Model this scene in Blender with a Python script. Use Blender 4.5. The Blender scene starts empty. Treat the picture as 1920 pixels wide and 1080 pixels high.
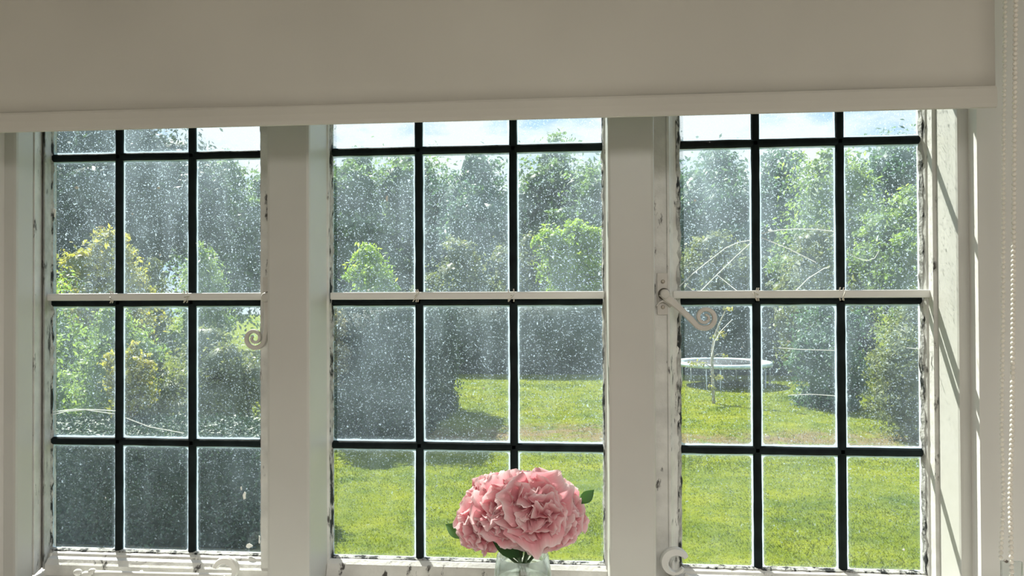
import bpy, bmesh, math, random
import numpy as np
from mathutils import Vector, Matrix, Euler, Quaternion, noise as mnoise

random.seed(7); RNG = np.random.default_rng(7)
scene = bpy.context.scene
COL = scene.collection

# ------------------------------------------------------------------ camera
F, D, CAMZ = 1430.0, 1.33, 1.55
YAW, PIT, ROL = 0.09066907, 0.01043757, -0.0041287
GZ = CAMZ - 3.0                                   # lawn level
def _basis():
    c, s = math.cos, math.sin
    fw = Vector((-s(YAW)*c(PIT), c(YAW)*c(PIT), s(PIT))); r = Vector((c(YAW), s(YAW), 0)); u = r.cross(fw)
    return c(ROL)*r + s(ROL)*u, -s(ROL)*r + c(ROL)*u, fw
CR, CU, CF = _basis()
CAM = Vector((0, -D, CAMZ))
def at(px, py, Y):
    d = CF + CR*((px-960)/F) - CU*((py-540)/F)
    return CAM + d*((Y+D)/d.y)
cam_data = bpy.data.cameras.new('camera'); cam = bpy.data.objects.new('camera', cam_data); COL.objects.link(cam)
cam_data.sensor_width = 36; cam_data.lens = F/1920*36; cam_data.clip_start = .02; cam_data.clip_end = 400
m = Matrix((CR, CU, -CF)).transposed().to_4x4(); m.translation = CAM; cam.matrix_world = m
scene.camera = cam

# ------------------------------------------------------------------ view, sky, sun, added room fill
scene.view_settings.view_transform = 'Standard'; scene.view_settings.look = 'None'
scene.view_settings.exposure = 0.0; scene.view_settings.gamma = 1; scene.view_settings.use_curve_mapping = False
scene.cycles.transparent_max_bounces = 24; scene.cycles.max_bounces = 9
scene.cycles.diffuse_bounces = 5; scene.cycles.sample_clamp_indirect = 4
SUN_STRENGTH, SKY_STRENGTH, ROOM_W = 12.5, 1.6, 56.0

world = bpy.data.worlds.new('sky'); scene.world = world; world.use_nodes = True
nt = world.node_tree; nt.nodes.clear()
def N(nt, t, **k):
    n = nt.nodes.new(t)
    for a, b in k.items():
        if a[0] == '_': n.inputs[a[1:].replace('_', ' ')].default_value = b
        else: setattr(n, a, b)
    return n
def L(nt, a, b): nt.links.new(a, b)
tc = N(nt, 'ShaderNodeTexCoord'); mp = N(nt, 'ShaderNodeMapping'); mp.inputs['Scale'].default_value = (1, 1, 2.6)
mp.inputs['Location'].default_value = (.35, .1, .2)
ns = N(nt, 'ShaderNodeTexNoise', _Scale=6.0, _Detail=7.0, _Roughness=.58)
L(nt, tc.outputs['Generated'], mp.inputs[0]); L(nt, mp.outputs[0], ns.inputs['Vector'])
cr = N(nt, 'ShaderNodeValToRGB'); cr.color_ramp.elements[0].position = .42; cr.color_ramp.elements[1].position = .56
sep = N(nt, 'ShaderNodeSeparateXYZ'); L(nt, tc.outputs['Generated'], sep.inputs[0])
gr = N(nt, 'ShaderNodeValToRGB'); gr.color_ramp.elements[0].color = (.38, .51, .64, 1); gr.color_ramp.elements[1].color = (.24, .42, .78, 1)
gr.color_ramp.elements[1].position = .9; e = gr.color_ramp.elements.new(.25); e.color = (.31, .46, .66, 1)
L(nt, sep.outputs['Z'], gr.inputs[0])
mx = N(nt, 'ShaderNodeMixRGB'); mx.inputs[2].default_value = (.66, .68, .71, 1)
L(nt, ns.outputs['Fac'], cr.inputs[0]); L(nt, cr.outputs[0], mx.inputs[0]); L(nt, gr.outputs[0], mx.inputs[1])
bg = N(nt, 'ShaderNodeBackground', _Strength=SKY_STRENGTH); wo = N(nt, 'ShaderNodeOutputWorld')
L(nt, mx.outputs[0], bg.inputs[0]); L(nt, bg.outputs[0], wo.inputs[0])

sd = bpy.data.lights.new('sun', 'SUN'); sd.energy = SUN_STRENGTH; sd.angle = .009; sd.color = (1, .955, .87)
sun = bpy.data.objects.new('sun', sd); COL.objects.link(sun); sun.location = (-20, 24, 30)
sun.rotation_euler = Vector((.43, -.50, -.75)).to_track_quat('-Z', 'Y').to_euler()
ld = bpy.data.lights.new('room_fill', 'AREA'); ld.energy = ROOM_W; ld.size = 1.6; ld.color = (1, .972, .915)  # added unseen fill that brightens the room side of the window
room_fill_ob = bpy.data.objects.new('room_fill_light', ld); COL.objects.link(room_fill_ob); room_fill_ob.location = (0.5, -2.9, 2.5)

# ------------------------------------------------------------------ helpers
WL = {}                                          # world location of every root
def tag(o, label=None, cat=None, group=None, kind=None):
    for k, v in (('label', label), ('category', cat), ('group', group), ('kind', kind)):
        if v: o[k] = v
    return o
def put(o, loc, parent):
    COL.objects.link(o); loc = Vector(loc)
    if parent is not None:
        o.parent = parent; o.location = loc - WL[parent.name]
    else: o.location = loc
    WL[o.name] = loc
    return o
def empty(name, loc, parent=None):
    return put(bpy.data.objects.new(name, None), loc, parent)
def mesh_obj(name, verts, faces, mat, parent=None, loc=(0, 0, 0), smooth=False):
    """verts in world coordinates; the origin is put at loc"""
    me = bpy.data.meshes.new(name); loc = Vector(loc)
    me.from_pydata([tuple(Vector(v)-loc) for v in verts], [], faces); me.update()
    bm = bmesh.new(); bm.from_mesh(me); bmesh.ops.recalc_face_normals(bm, faces=bm.faces); bm.to_mesh(me); bm.free()
    if mat: me.materials.append(mat)
    if smooth: me.polygons.foreach_set('use_smooth', [True]*len(me.polygons))
    return put(bpy.data.objects.new(name, me), loc, parent)
class MB:
    def __init__(s): s.v = []; s.f = []
    def add(s, vs, fs):
        n = len(s.v); s.v += [tuple(v) for v in vs]; s.f += [tuple(i+n for i in f) for f in fs]; return s
    def box(s, x0, x1, y0, y1, z0, z1, b=0):
        bm = bmesh.new(); bmesh.ops.create_cube(bm, size=1)
        for v in bm.verts: v.co = Vector((x0+(v.co.x+.5)*(x1-x0), y0+(v.co.y+.5)*(y1-y0), z0+(v.co.z+.5)*(z1-z0)))
        if b: bmesh.ops.bevel(bm, geom=bm.edges[:], offset=b, segments=2, affect='EDGES', profile=.6)
        bm.verts.index_update(); s.add([v.co[:] for v in bm.verts], [[v.index for v in f.verts] for f in bm.faces]); bm.free(); return s
    def tube(s, pts, rad, n=8, cap=True, flat=None):
        pts = [Vector(p) for p in pts]; k = len(pts)
        if not hasattr(rad, '__len__'): rad = [rad]*k
        up = Vector((0, 0, 1)); base = len(s.v); prev = None
        for i, p in enumerate(pts):
            t = (pts[min(i+1, k-1)] - pts[max(i-1, 0)]).normalized()
            a = (prev - t*prev.dot(t)) if prev is not None else t.cross(up if abs(t.z) < .9 else Vector((1, 0, 0)))
            a.normalize(); b = t.cross(a); prev = a
            for j in range(n):
                th = 2*math.pi*j/n; o = a*math.cos(th)*rad[i] + b*math.sin(th)*rad[i]
                if flat: o = Vector((o.x, o.y*flat, o.z))
                s.v.append(tuple(p+o))
        for i in range(k-1):
            for j in range(n):
                q = base+i*n; s.f.append((q+j, q+(j+1) % n, q+n+(j+1) % n, q+n+j))
        if cap:
            s.f.append(tuple(base+j for j in range(n))[::-1]); s.f.append(tuple(base+(k-1)*n+j for j in range(n)))
        return s
    def lathe(s, c, prof, n=40, close=False):
        base = len(s.v); k = len(prof)
        for r, z in prof:
            for j in range(n):
                th = 2*math.pi*j/n; s.v.append((c[0]+r*math.cos(th), c[1]+r*math.sin(th), c[2]+z))
        for i in range(k if close else k-1):
            for j in range(n):
                a = base+i*n; b = base+((i+1) % k)*n; s.f.append((a+j, a+(j+1) % n, b+(j+1) % n, b+j))
        return s
    def sphere(s, c, r, seg=12, rings=8, sc=(1, 1, 1)):
        prof = [(max(r*math.sin(math.pi*i/rings), 1e-5), -r*math.cos(math.pi*i/rings)) for i in range(rings+1)]
        t = MB(); t.lathe((0, 0, 0), prof, seg)
        return s.add([(c[0]+x*sc[0], c[1]+y*sc[1], c[2]+z*sc[2]) for x, y, z in t.v], t.f)
    def disc_y(s, c, r, y0, y1, n=24, b=.001):
        """round stud whose axis points at the room (along Y)"""
        prof = [(1e-5, y1), (r, y1), (r, y0+b), (r-b, y0), (1e-5, y0)]
        t = MB(); t.lathe((0, 0, 0), prof, n)
        return s.add([(c[0]+x, z, c[2]+y) for x, y, z in t.v], t.f)
    def prism_z(s, pts, z0, z1):
        n = len(pts)
        return s.add([(x, y, z0) for x, y in pts]+[(x, y, z1) for x, y in pts],
                     [[i, (i+1) % n, n+(i+1) % n, n+i] for i in range(n)]+[list(range(n))[::-1], list(range(n, 2*n))])
    def prism_x(s, pts, x0, x1):
        n = len(pts)
        return s.add([(x0, y, z) for y, z in pts]+[(x1, y, z) for y, z in pts],
                     [[i, (i+1) % n, n+(i+1) % n, n+i] for i in range(n)]+[list(range(n))[::-1], list(range(n, 2*n))])
    def build(s, name, mat, parent=None, loc=(0, 0, 0), smooth=False):
        return mesh_obj(name, s.v, s.f, mat, parent, loc, smooth)

# ------------------------------------------------------------------ materials
def mat_new(name):
    m = bpy.data.materials.new(name); m.use_nodes = True; nt = m.node_tree; nt.nodes.clear()
    return m, nt, N(nt, 'ShaderNodeOutputMaterial')
def noise(nt, scale, detail=4, rough=.5, vec=None, sc=None):
    g = N(nt, 'ShaderNodeNewGeometry'); v = vec or g.outputs['Position']
    if sc:
        mp = N(nt, 'ShaderNodeMapping'); mp.inputs['Scale'].default_value = sc; L(nt, v, mp.inputs[0]); v = mp.outputs[0]
    n = N(nt, 'ShaderNodeTexNoise', _Scale=scale, _Detail=float(detail), _Roughness=rough); L(nt, v, n.inputs['Vector'])
    return n.outputs['Fac']
def ramp(nt, fac, stops):
    r = N(nt, 'ShaderNodeValToRGB'); els = r.color_ramp.elements
    while len(els) < len(stops): els.new(.5)
    for e, (p, c) in zip(els, stops):
        e.position = p; e.color = (c, c, c, 1) if not hasattr(c, '__len__') else (*c, 1)
    L(nt, fac, r.inputs[0]); return r.outputs[0]
def math_(nt, op, a, b=None, c=None, clamp=False):
    n = N(nt, 'ShaderNodeMath', operation=op, use_clamp=clamp)
    for i, x in enumerate((a, b, c)):
        if x is None: continue
        if isinstance(x, (int, float)): n.inputs[i].default_value = x
        else: L(nt, x, n.inputs[i])
    return n.outputs[0]
def mixc(nt, f, a, b, mode='MIX'):
    n = N(nt, 'ShaderNodeMixRGB', blend_type=mode)
    for i, x in enumerate((f, a, b)):
        if isinstance(x, (int, float)): n.inputs[i].default_value = x
        elif hasattr(x, '__len__'): n.inputs[i].default_value = (*x, 1)
        else: L(nt, x, n.inputs[i])
    return n.outputs[0]
def bump(nt, h, strength, dist):
    b = N(nt, 'ShaderNodeBump', _Strength=strength, _Distance=dist); L(nt, h, b.inputs['Height']); return b.outputs[0]
def princ(name, col, rough=.5, var=.06, nscale=9, bumps=.15, bdist=.002, bscale=60, metal=0, coat=0, dirt=None, sc=None):
    m, nt, out = mat_new(name); p = N(nt, 'ShaderNodeBsdfPrincipled', _Roughness=rough, _Metallic=metal)
    p.inputs['Coat Weight'].default_value = coat
    n1 = noise(nt, nscale, 5, sc=sc)
    lo = tuple(c*(1-var) for c in col); hi = tuple(min(1, c*(1+var)) for c in col)
    c = ramp(nt, n1, [(.3, lo), (.7, hi)])
    if dirt:
        dcol, amt, dsc = dirt
        c = mixc(nt, ramp(nt, noise(nt, dsc, 6, .65, sc=(1, 1, .35)), [(amt, 0), (amt+.07, 1)]), c, dcol)
    L(nt, c, p.inputs['Base Color'])
    if bumps: L(nt, bump(nt, noise(nt, bscale, 4), bumps, bdist), p.inputs['Normal'])
    L(nt, p.outputs[0], out.inputs[0]); return m
M = {}
M['paint'] = princ('white_gloss_paint', (.70, .69, .66), .35, .05, 7, .12, .002, 40)
M['paint_frame'] = princ('frame_paint', (.53, .525, .49), .4, .05, 5, .12, .002, 30, dirt=((.33, .28, .22), .735, 14))
M['worn'] = princ('worn_white_paint', (.62, .61, .58), .5, .12, 30, .5, .003, 90, dirt=((.05, .045, .04), .60, 55))
M['putty'] = princ('flaking_putty', (.40, .40, .38), .8, .35, 60, .8, .004, 120, dirt=((.015, .018, .018), .50, 70))
M['iron'] = princ('black_glazing_bar', (.008, .013, .014), .75, .4, 30, .4, .002, 120)
M['plaster'] = princ('painted_plaster', (.72, .70, .67), .8, .05, 3, .25, .003, 18, dirt=((.50, .44, .38), .71, 7))
M['hardware'] = princ('painted_iron', (.55, .52, .48), .38, .1, 40, .3, .002, 70, dirt=((.10, .08, .06), .72, 90))
M['hardware_dark'] = princ('dark_hardware', (.10, .085, .07), .7, .2, 60)  # dark brown tone for the fastener collars and the chain holder's pin
M['iron'].node_tree.nodes['Principled BSDF'].inputs['Specular IOR Level'].default_value = .12
M['steel'] = princ('dull_screw', (.36, .32, .27), .45, .15, 80, metal=.6)
M['bead'] = princ('ivory_bead', (.80, .76, .68), .3, .05, 50, 0, coat=.3)
M['carpet'] = princ('carpet', (.42, .39, .35), .95, .1, 30, .6, .01, 250)
M['roomwall'] = princ('room_wall', (.72, .69, .63), .85, .04, 3, .2)
M['web'] = princ('cobweb_silk', (.95, .97, .97), .8, .1, 80, 0)
M['tie'] = princ('soft_wire', (.50, .46, .40), .6, .3, 80, .3)
M['bark'] = princ('bark', (.14, .11, .08), .9, .35, 6, .8, .03, 14)
M['palebark'] = princ('pale_bark', (.36, .33, .25), .85, .25, 9, .5, .01, 30)
M['galv'] = princ('galvanised_tube', (.45, .50, .50), .35, .1, 20, .1, metal=.5)
M['pad'] = princ('blue_grey_pad', (.50, .62, .62), .5, .1, 6, .2)
M['net'] = princ('black_mat', (.03, .035, .04), .7, .2, 20)
M['flake'] = princ('white_flake', (.8, .8, .76), .8, .08, 80, .3)

M['web'].node_tree.nodes['Principled BSDF'].name = 'silk'
def _web():
    nt = M['web'].node_tree; p = nt.nodes['silk']; t = N(nt, 'ShaderNodeBsdfTranslucent'); t.inputs[0].default_value = (.95, .97, .97, 1)
    x = N(nt, 'ShaderNodeMixShader', _Fac=.55); o = [n for n in nt.nodes if n.type == 'OUTPUT_MATERIAL'][0]
    L(nt, p.outputs[0], x.inputs[1]); L(nt, t.outputs[0], x.inputs[2]); L(nt, x.outputs[0], o.inputs[0])
_web()
def m_blind():
    m, nt, out = mat_new('blind_fabric'); col = (.69, .665, .61)
    c = ramp(nt, noise(nt, 3.5, 3), [(.3, tuple(x*.95 for x in col)), (.7, tuple(min(1, x*1.05) for x in col))])
    d = N(nt, 'ShaderNodeBsdfDiffuse'); t = N(nt, 'ShaderNodeBsdfTranslucent'); mx = N(nt, 'ShaderNodeMixShader', _Fac=.20)
    w = bump(nt, noise(nt, 900, 2), .08, .001)
    L(nt, c, d.inputs[0]); L(nt, c, t.inputs[0]); L(nt, w, d.inputs['Normal'])
    L(nt, d.outputs[0], mx.inputs[1]); L(nt, t.outputs[0], mx.inputs[2]); L(nt, mx.outputs[0], out.inputs[0]); return m
M['blind'] = m_blind()

def m_glass(dirty):
    m, nt, out = mat_new('dirty_window_glass' if dirty else 'window_glass')
    tr = N(nt, 'ShaderNodeBsdfTransparent'); tr.inputs[0].default_value = (.955, .985, .975, 1)
    gl = N(nt, 'ShaderNodeBsdfGlossy', _Roughness=.02); lw = N(nt, 'ShaderNodeLayerWeight', _Blend=.5); fr = math_(nt, 'ADD', math_(nt, 'MULTIPLY', math_(nt, 'POWER', lw.outputs['Facing'], 4.0), .5), .02)
    bn = bump(nt, noise(nt, 14, 2), .3, .004); L(nt, bn, gl.inputs['Normal'])
    mx = N(nt, 'ShaderNodeMixShader'); L(nt, fr, mx.inputs[0]); L(nt, tr.outputs[0], mx.inputs[1]); L(nt, gl.outputs[0], mx.inputs[2])
    if not dirty:
        L(nt, mx.outputs[0], out.inputs[0]); return m
    uv = N(nt, 'ShaderNodeUVMap', uv_map='edge'); hv = N(nt, 'ShaderNodeUVMap', uv_map='half')
    ab = N(nt, 'ShaderNodeVectorMath', operation='ABSOLUTE'); L(nt, uv.outputs[0], ab.inputs[0])
    sb = N(nt, 'ShaderNodeVectorMath', operation='SUBTRACT'); L(nt, ab.outputs[0], sb.inputs[0]); L(nt, hv.outputs[0], sb.inputs[1])
    ad = N(nt, 'ShaderNodeVectorMath', operation='ADD'); ad.inputs[1].default_value = (.009, .009, 0); L(nt, sb.outputs[0], ad.inputs[0])
    mxv = N(nt, 'ShaderNodeVectorMath', operation='MAXIMUM'); mxv.inputs[1].default_value = (0, 0, 0); L(nt, ad.outputs[0], mxv.inputs[0])
    ln = N(nt, 'ShaderNodeVectorMath', operation='LENGTH'); L(nt, mxv.outputs[0], ln.inputs[0])
    edge = math_(nt, 'ADD', ln.outputs['Value'], math_(nt, 'MULTIPLY', noise(nt, 160, 3), .003))
    rim = ramp(nt, math_(nt, 'MULTIPLY', edge, 100), [(.66, 0), (.80, 1)])
    soft = ramp(nt, math_(nt, 'MULTIPLY', edge, 100), [(0.1, 0), (.9, 1)])
    haze = ramp(nt, noise(nt, 7, 5, .6), [(.36, .045), (.68, .17)])
    streak = ramp(nt, noise(nt, 26, 3, .5, sc=(1, 1, .12)), [(.5, 0), (.75, .07)])
    sp1 = ramp(nt, noise(nt, 430, 2, .6), [(.595, 0), (.67, .50)])
    sp2 = ramp(nt, noise(nt, 150, 3, .6), [(.67, 0), (.71, .8)])
    g = N(nt, 'ShaderNodeNewGeometry'); sx = N(nt, 'ShaderNodeSeparateXYZ'); L(nt, g.outputs['Position'], sx.inputs[0])
    high = N(nt, 'ShaderNodeMapRange'); L(nt, sx.outputs['Z'], high.inputs[0])
    high.inputs[1].default_value = CAMZ-.46; high.inputs[2].default_value = CAMZ+.30; high.inputs[3].default_value = .18; high.inputs[4].default_value = 1.6
    s = math_(nt, 'ADD', math_(nt, 'ADD', haze, streak), math_(nt, 'ADD', sp1, sp2))
    s = math_(nt, 'MULTIPLY', s, high.outputs[0])
    s = math_(nt, 'ADD', s, math_(nt, 'MULTIPLY', soft, .12))
    s = math_(nt, 'MAXIMUM', s, math_(nt, 'MULTIPLY', rim, .85), clamp=True)
    d = N(nt, 'ShaderNodeBsdfDiffuse'); t = N(nt, 'ShaderNodeBsdfTranslucent'); q = N(nt, 'ShaderNodeMixShader', _Fac=.6)
    for x in (d, t): x.inputs[0].default_value = (.66, .82, .98, 1)
    L(nt, d.outputs[0], q.inputs[1]); L(nt, t.outputs[0], q.inputs[2])
    o = N(nt, 'ShaderNodeMixShader'); L(nt, s, o.inputs[0]); L(nt, mx.outputs[0], o.inputs[1]); L(nt, q.outputs[0], o.inputs[2])
    L(nt, o.outputs[0], out.inputs[0]); return m
M['glass'] = m_glass(False); M['dirty'] = m_glass(True)

def m_leaf(name, stops, trans=.42, rough=.5):
    """leaf colour runs over the per-leaf value 'tint'"""
    m, nt, out = mat_new(name)
    a = N(nt, 'ShaderNodeAttribute', attribute_name='tint'); c = ramp(nt, a.outputs['Fac'], stops)
    d = N(nt, 'ShaderNodeBsdfPrincipled', _Roughness=rough); d.inputs['Specular IOR Level'].default_value = .35
    t = N(nt, 'ShaderNodeBsdfTranslucent'); x = N(nt, 'ShaderNodeMixShader', _Fac=trans)
    tcol = mixc(nt, 1.0, c, (1.25, 1.25, .7), 'MULTIPLY')
    L(nt, c, d.inputs['Base Color']); L(nt, tcol, t.inputs[0]); L(nt, d.outputs[0], x.inputs[1]); L(nt, t.outputs[0], x.inputs[2])
    L(nt, x.outputs[0], out.inputs[0]); return m
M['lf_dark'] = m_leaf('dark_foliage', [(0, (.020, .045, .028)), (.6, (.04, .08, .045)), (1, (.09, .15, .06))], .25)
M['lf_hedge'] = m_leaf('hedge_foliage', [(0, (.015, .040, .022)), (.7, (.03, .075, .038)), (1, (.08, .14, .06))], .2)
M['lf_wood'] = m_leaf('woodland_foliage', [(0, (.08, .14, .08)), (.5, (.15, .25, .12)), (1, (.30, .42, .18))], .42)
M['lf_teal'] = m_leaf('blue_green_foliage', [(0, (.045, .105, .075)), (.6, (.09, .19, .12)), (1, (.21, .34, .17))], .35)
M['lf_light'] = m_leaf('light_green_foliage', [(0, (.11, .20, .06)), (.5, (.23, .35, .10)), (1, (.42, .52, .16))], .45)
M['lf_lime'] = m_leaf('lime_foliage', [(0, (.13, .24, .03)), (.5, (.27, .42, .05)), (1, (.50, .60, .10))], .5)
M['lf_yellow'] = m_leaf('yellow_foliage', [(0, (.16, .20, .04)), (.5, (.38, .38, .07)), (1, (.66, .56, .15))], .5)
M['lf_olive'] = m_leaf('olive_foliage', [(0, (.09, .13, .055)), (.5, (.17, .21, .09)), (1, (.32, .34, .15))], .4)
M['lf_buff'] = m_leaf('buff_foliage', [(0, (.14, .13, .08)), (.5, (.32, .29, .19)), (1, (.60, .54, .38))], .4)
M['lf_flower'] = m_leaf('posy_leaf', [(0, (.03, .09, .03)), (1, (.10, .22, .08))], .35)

def m_lawn(name, tuft=False):
    m, nt, out = mat_new(name)
    c = ramp(nt, noise(nt, 1.1, 6, .65), [(.30, (.085, .130, .008)), (.5, (.165, .205, .010)), (.72, (.25, .27, .014))])
    g = N(nt, 'ShaderNodeNewGeometry'); sx = N(nt, 'ShaderNodeSeparateXYZ'); L(nt, g.outputs['Position'], sx.inputs[0])
    # worn, dry grass on the little bank that crosses the lawn
    band = N(nt, 'ShaderNodeMapRange', interpolation_type='SMOOTHSTEP')
    wob = math_(nt, 'MULTIPLY', math_(nt, 'SUBTRACT', noise(nt, .35, 4), .5), 2.4)
    dist = math_(nt, 'ABSOLUTE', math_(nt, 'SUBTRACT', math_(nt, 'ADD', sx.outputs['Y'], wob), BANK_Y+.2))
    L(nt, dist, band.inputs[0]); band.inputs[1].default_value = .25; band.inputs[2].default_value = 1.5; band.inputs[3].default_value = 1; band.inputs[4].default_value = 0
    dry = math_(nt, 'MULTIPLY', band.outputs[0], ramp(nt, noise(nt, 2.6, 6, .7), [(.36, 0), (.54, .95)]))
    c = mixc(nt, dry, c, (.23, .17, .085))
    c = mixc(nt, ramp(nt, noise(nt, 4.5, 5, .65, sc=(.55, 1, 1)), [(.48, 0), (.72, .42)]), c, (.045, .10, .018))
    if tuft:
        a = N(nt, 'ShaderNodeAttribute', attribute_name='tint'); c = mixc(nt, 1.0, c, ramp(nt, a.outputs['Fac'], [(0, .65), (1, 1.35)]), 'MULTIPLY')
        d = N(nt, 'ShaderNodeBsdfDiffuse'); t = N(nt, 'ShaderNodeBsdfTranslucent'); x = N(nt, 'ShaderNodeMixShader', _Fac=.4)
        L(nt, c, d.inputs[0]); L(nt, c, t.inputs[0]); L(nt, d.outputs[0], x.inputs[1]); L(nt, t.outputs[0], x.inputs[2]); L(nt, x.outputs[0], out.inputs[0])
    else:
        p = N(nt, 'ShaderNodeBsdfPrincipled', _Roughness=.95); p.inputs['Specular IOR Level'].default_value = .1
        L(nt, c, p.inputs['Base Color']); L(nt, bump(nt, noise(nt, 22, 5, .7), .8, .06), p.inputs['Normal']); L(nt, p.outputs[0], out.inputs[0])
    return m
BANK_Y = 14.6
M['lawn'] = m_lawn('lawn_turf'); M['tuft'] = m_lawn('grass_blades', True)

def m_petal():
    m, nt, out = mat_new('pink_petal')
    uv = N(nt, 'ShaderNodeUVMap', uv_map='petal'); s = N(nt, 'ShaderNodeSeparateXYZ'); L(nt, uv.outputs[0], s.inputs[0])
    c = ramp(nt, s.outputs['Y'], [(0, (.50, .06, .10)), (.40, (.74, .24, .30)), (.80, (.86, .46, .50)), (.93, (.93, .66, .68)), (1, (.97, .84, .85))])
    c = mixc(nt, ramp(nt, noise(nt, 45, 4), [(.4, 0), (.7, .25)]), c, (.85, .45, .50))
    vein = N(nt, 'ShaderNodeTexWave', _Scale=7.0, _Distortion=2.5); L(nt, uv.outputs[0], vein.inputs['Vector'])
    d = N(nt, 'ShaderNodeBsdfPrincipled', _Roughness=.6); d.inputs['Specular IOR Level'].default_value = .25
    t = N(nt, 'ShaderNodeBsdfTranslucent'); x = N(nt, 'ShaderNodeMixShader', _Fac=.38)
    L(nt, bump(nt, vein.outputs['Fac'], .25, .0008), d.inputs['Normal'])
    L(nt, c, d.inputs['Base Color']); L(nt, c, t.inputs[0]); L(nt, d.outputs[0], x.inputs[1]); L(nt, t.outputs[0], x.inputs[2]); L(nt, x.outputs[0], out.inputs[0]); return m
M['petal'] = m_petal()
def m_clear(name, col=(.95, .98, .97)):
    m, nt, out = mat_new(name); g = N(nt, 'ShaderNodeBsdfGlass', _IOR=1.45, _Roughness=.0); g.inputs[0].default_value = (*col, 1)
    b = bump(nt, noise(nt, 20, 2), .05, .001); L(nt, b, g.inputs['Normal'])
    tr = N(nt, 'ShaderNodeBsdfTransparent'); tr.inputs[0].default_value = (.93, .96, .95, 1); x = N(nt, 'ShaderNodeMixShader', _Fac=.35)
    L(nt, g.outputs[0], x.inputs[1]); L(nt, tr.outputs[0], x.inputs[2]); L(nt, x.outputs[0], out.inputs[0]); return m
M['vase'] = m_clear('clear_vase_glass'); M['plastic'] = m_clear('clear_plastic', (.9, .92, .92))

def S(o, label, cat=None):
    """a piece of the setting"""
    return tag(o, label, cat, kind='structure')

# ------------------------------------------------------------------ room shell
ZC, ZF = 2.55, 0.0
YF = -.105                                   # room face of the mullions and jambs
def X(px, Y, py=560): return at(px, py, Y).x
Z_HEAD, Z_FOOT = CAMZ+.500, CAMZ-.500        # frame head and foot (glass runs between +.463 and -.463)
XL, XR = X(30, YF), X(1797, YF)              # inner faces of the jambs
XLf, XRf = XL-.022, X(1818, YF)              # where the jamb's face meets the lining
WT = .30                                     # outer wall lies behind the frame
RX0, RX1, RY0 = -2.4, 2.4, -4.6
def splay(sign, xf):                         # lining, then plaster reveal; splay angle shaped to keep direct sun off it
    a = (xf, YF+.02); b = (xf, YF-.026); c = (xf+sign*.150, YF-.026-.145)
    return a, b, c
aL, bL, cL = splay(-1, XLf); aR, bR, cR = splay(1, XRf)
ZT, ZB = Z_HEAD+.05, Z_FOOT-.06              # reveal height
YW = cR[1]                                   # room face of the window wall
w = MB()
w.prism_z([(RX0, YW), (cL[0], YW), (bL[0], bL[1]), (aL[0], aL[1]), (aL[0]-.12, .05), (RX0, .05)], ZF-.3, ZC+.1)
w.prism_z([(RX1, YW), (cR[0], YW), (bR[0], bR[1]), (aR[0], aR[1]), (aR[0]+.12, .05), (RX1, .05)][::-1], ZF-.3, ZC+.1)
w.prism_x([(YW, ZF-.3), (YW, ZB), (.05, ZB), (.05, ZF-.3)], cL[0]-.05, cR[0]+.05)
w.prism_x([(YW, ZT), (YW, ZC+.1), (.05, ZC+.1), (.05, ZT)], cL[0]-.05, cR[0]+.05)
S(w.build('wall_window', M['plaster']), 'off-white plastered window wall with splayed reveals around the three lights', 'wall')
for nm, b, mt, lb in (('wall_left', (RX0-.1, RX0, RY0, YW, ZF, ZC), 'roomwall', 'plain cream wall on the left of the room'),
                  ('wall_right', (RX1, RX1+.1, RY0, YW, ZF, ZC), 'roomwall', 'plain cream wall on the right of the room'),
                  ('wall_back', (RX0-.1, RX1+.1, RY0-.1, RY0, ZF, ZC), 'roomwall', 'plain cream wall behind the camera'),
                  ('floor', (RX0-.1, RX1+.1, RY0-.1, YW, ZF-.12, ZF), 'carpet', 'beige carpeted floor'),
                  ('ceiling', (RX0-.1, RX1+.1, RY0-.1, YW+.01, ZC, ZC+.1), 'roomwall', 'white ceiling')):
    S(MB().box(*b).build(nm, M[mt]), lb, nm.split('_')[0])
# the sash frame fixed in the opening
XM = [(X(500, YF), X(580, YF)), (X(1140, YF), X(1228, YF))]
def jamb(name, x0, x1, label, y1=.012):
    o = MB().box(x0, x1, YF, y1, Z_FOOT, Z_HEAD, .005).build(name, M['paint_frame'], smooth=False); S(o, label, 'window frame'); return o
jamb('trim_1', *XM[0], 'broad grey-white painted mullion between the left and middle lights')
jamb('trim_2', *XM[1], 'broad grey-white painted mullion between the middle and right lights')
jamb('trim_3', XLf-.01, XL, 'white painted jamb at the far left of the window', -.0615)
jamb('trim_4', XR, XRf+.01, 'white painted jamb at the far right of the window', .005)
o = MB().box(XLf-.02, XRf+.02, YF-.001, .05, Z_HEAD-.001, ZT+.02, .004).build('trim_5', M['paint_frame']); S(o, 'painted window head hidden behind the roller blind', 'window frame')
o = MB().box(XLf-.02, XRf+.02, YF-.001, .06, ZB-.02, Z_FOOT+.001, .004).build('trim_6', M['paint_frame']); S(o, 'painted bottom rail of the window frame below the lights', 'window frame')
o = MB().box(cL[0]-.02, cR[0]+.02, -.46, YF+.0, ZB-.025, ZB+.005, .006).build('trim_7', M['paint']); S(o, 'white painted sill board under the window', 'window sill')
SILL = ZB+.005

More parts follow.
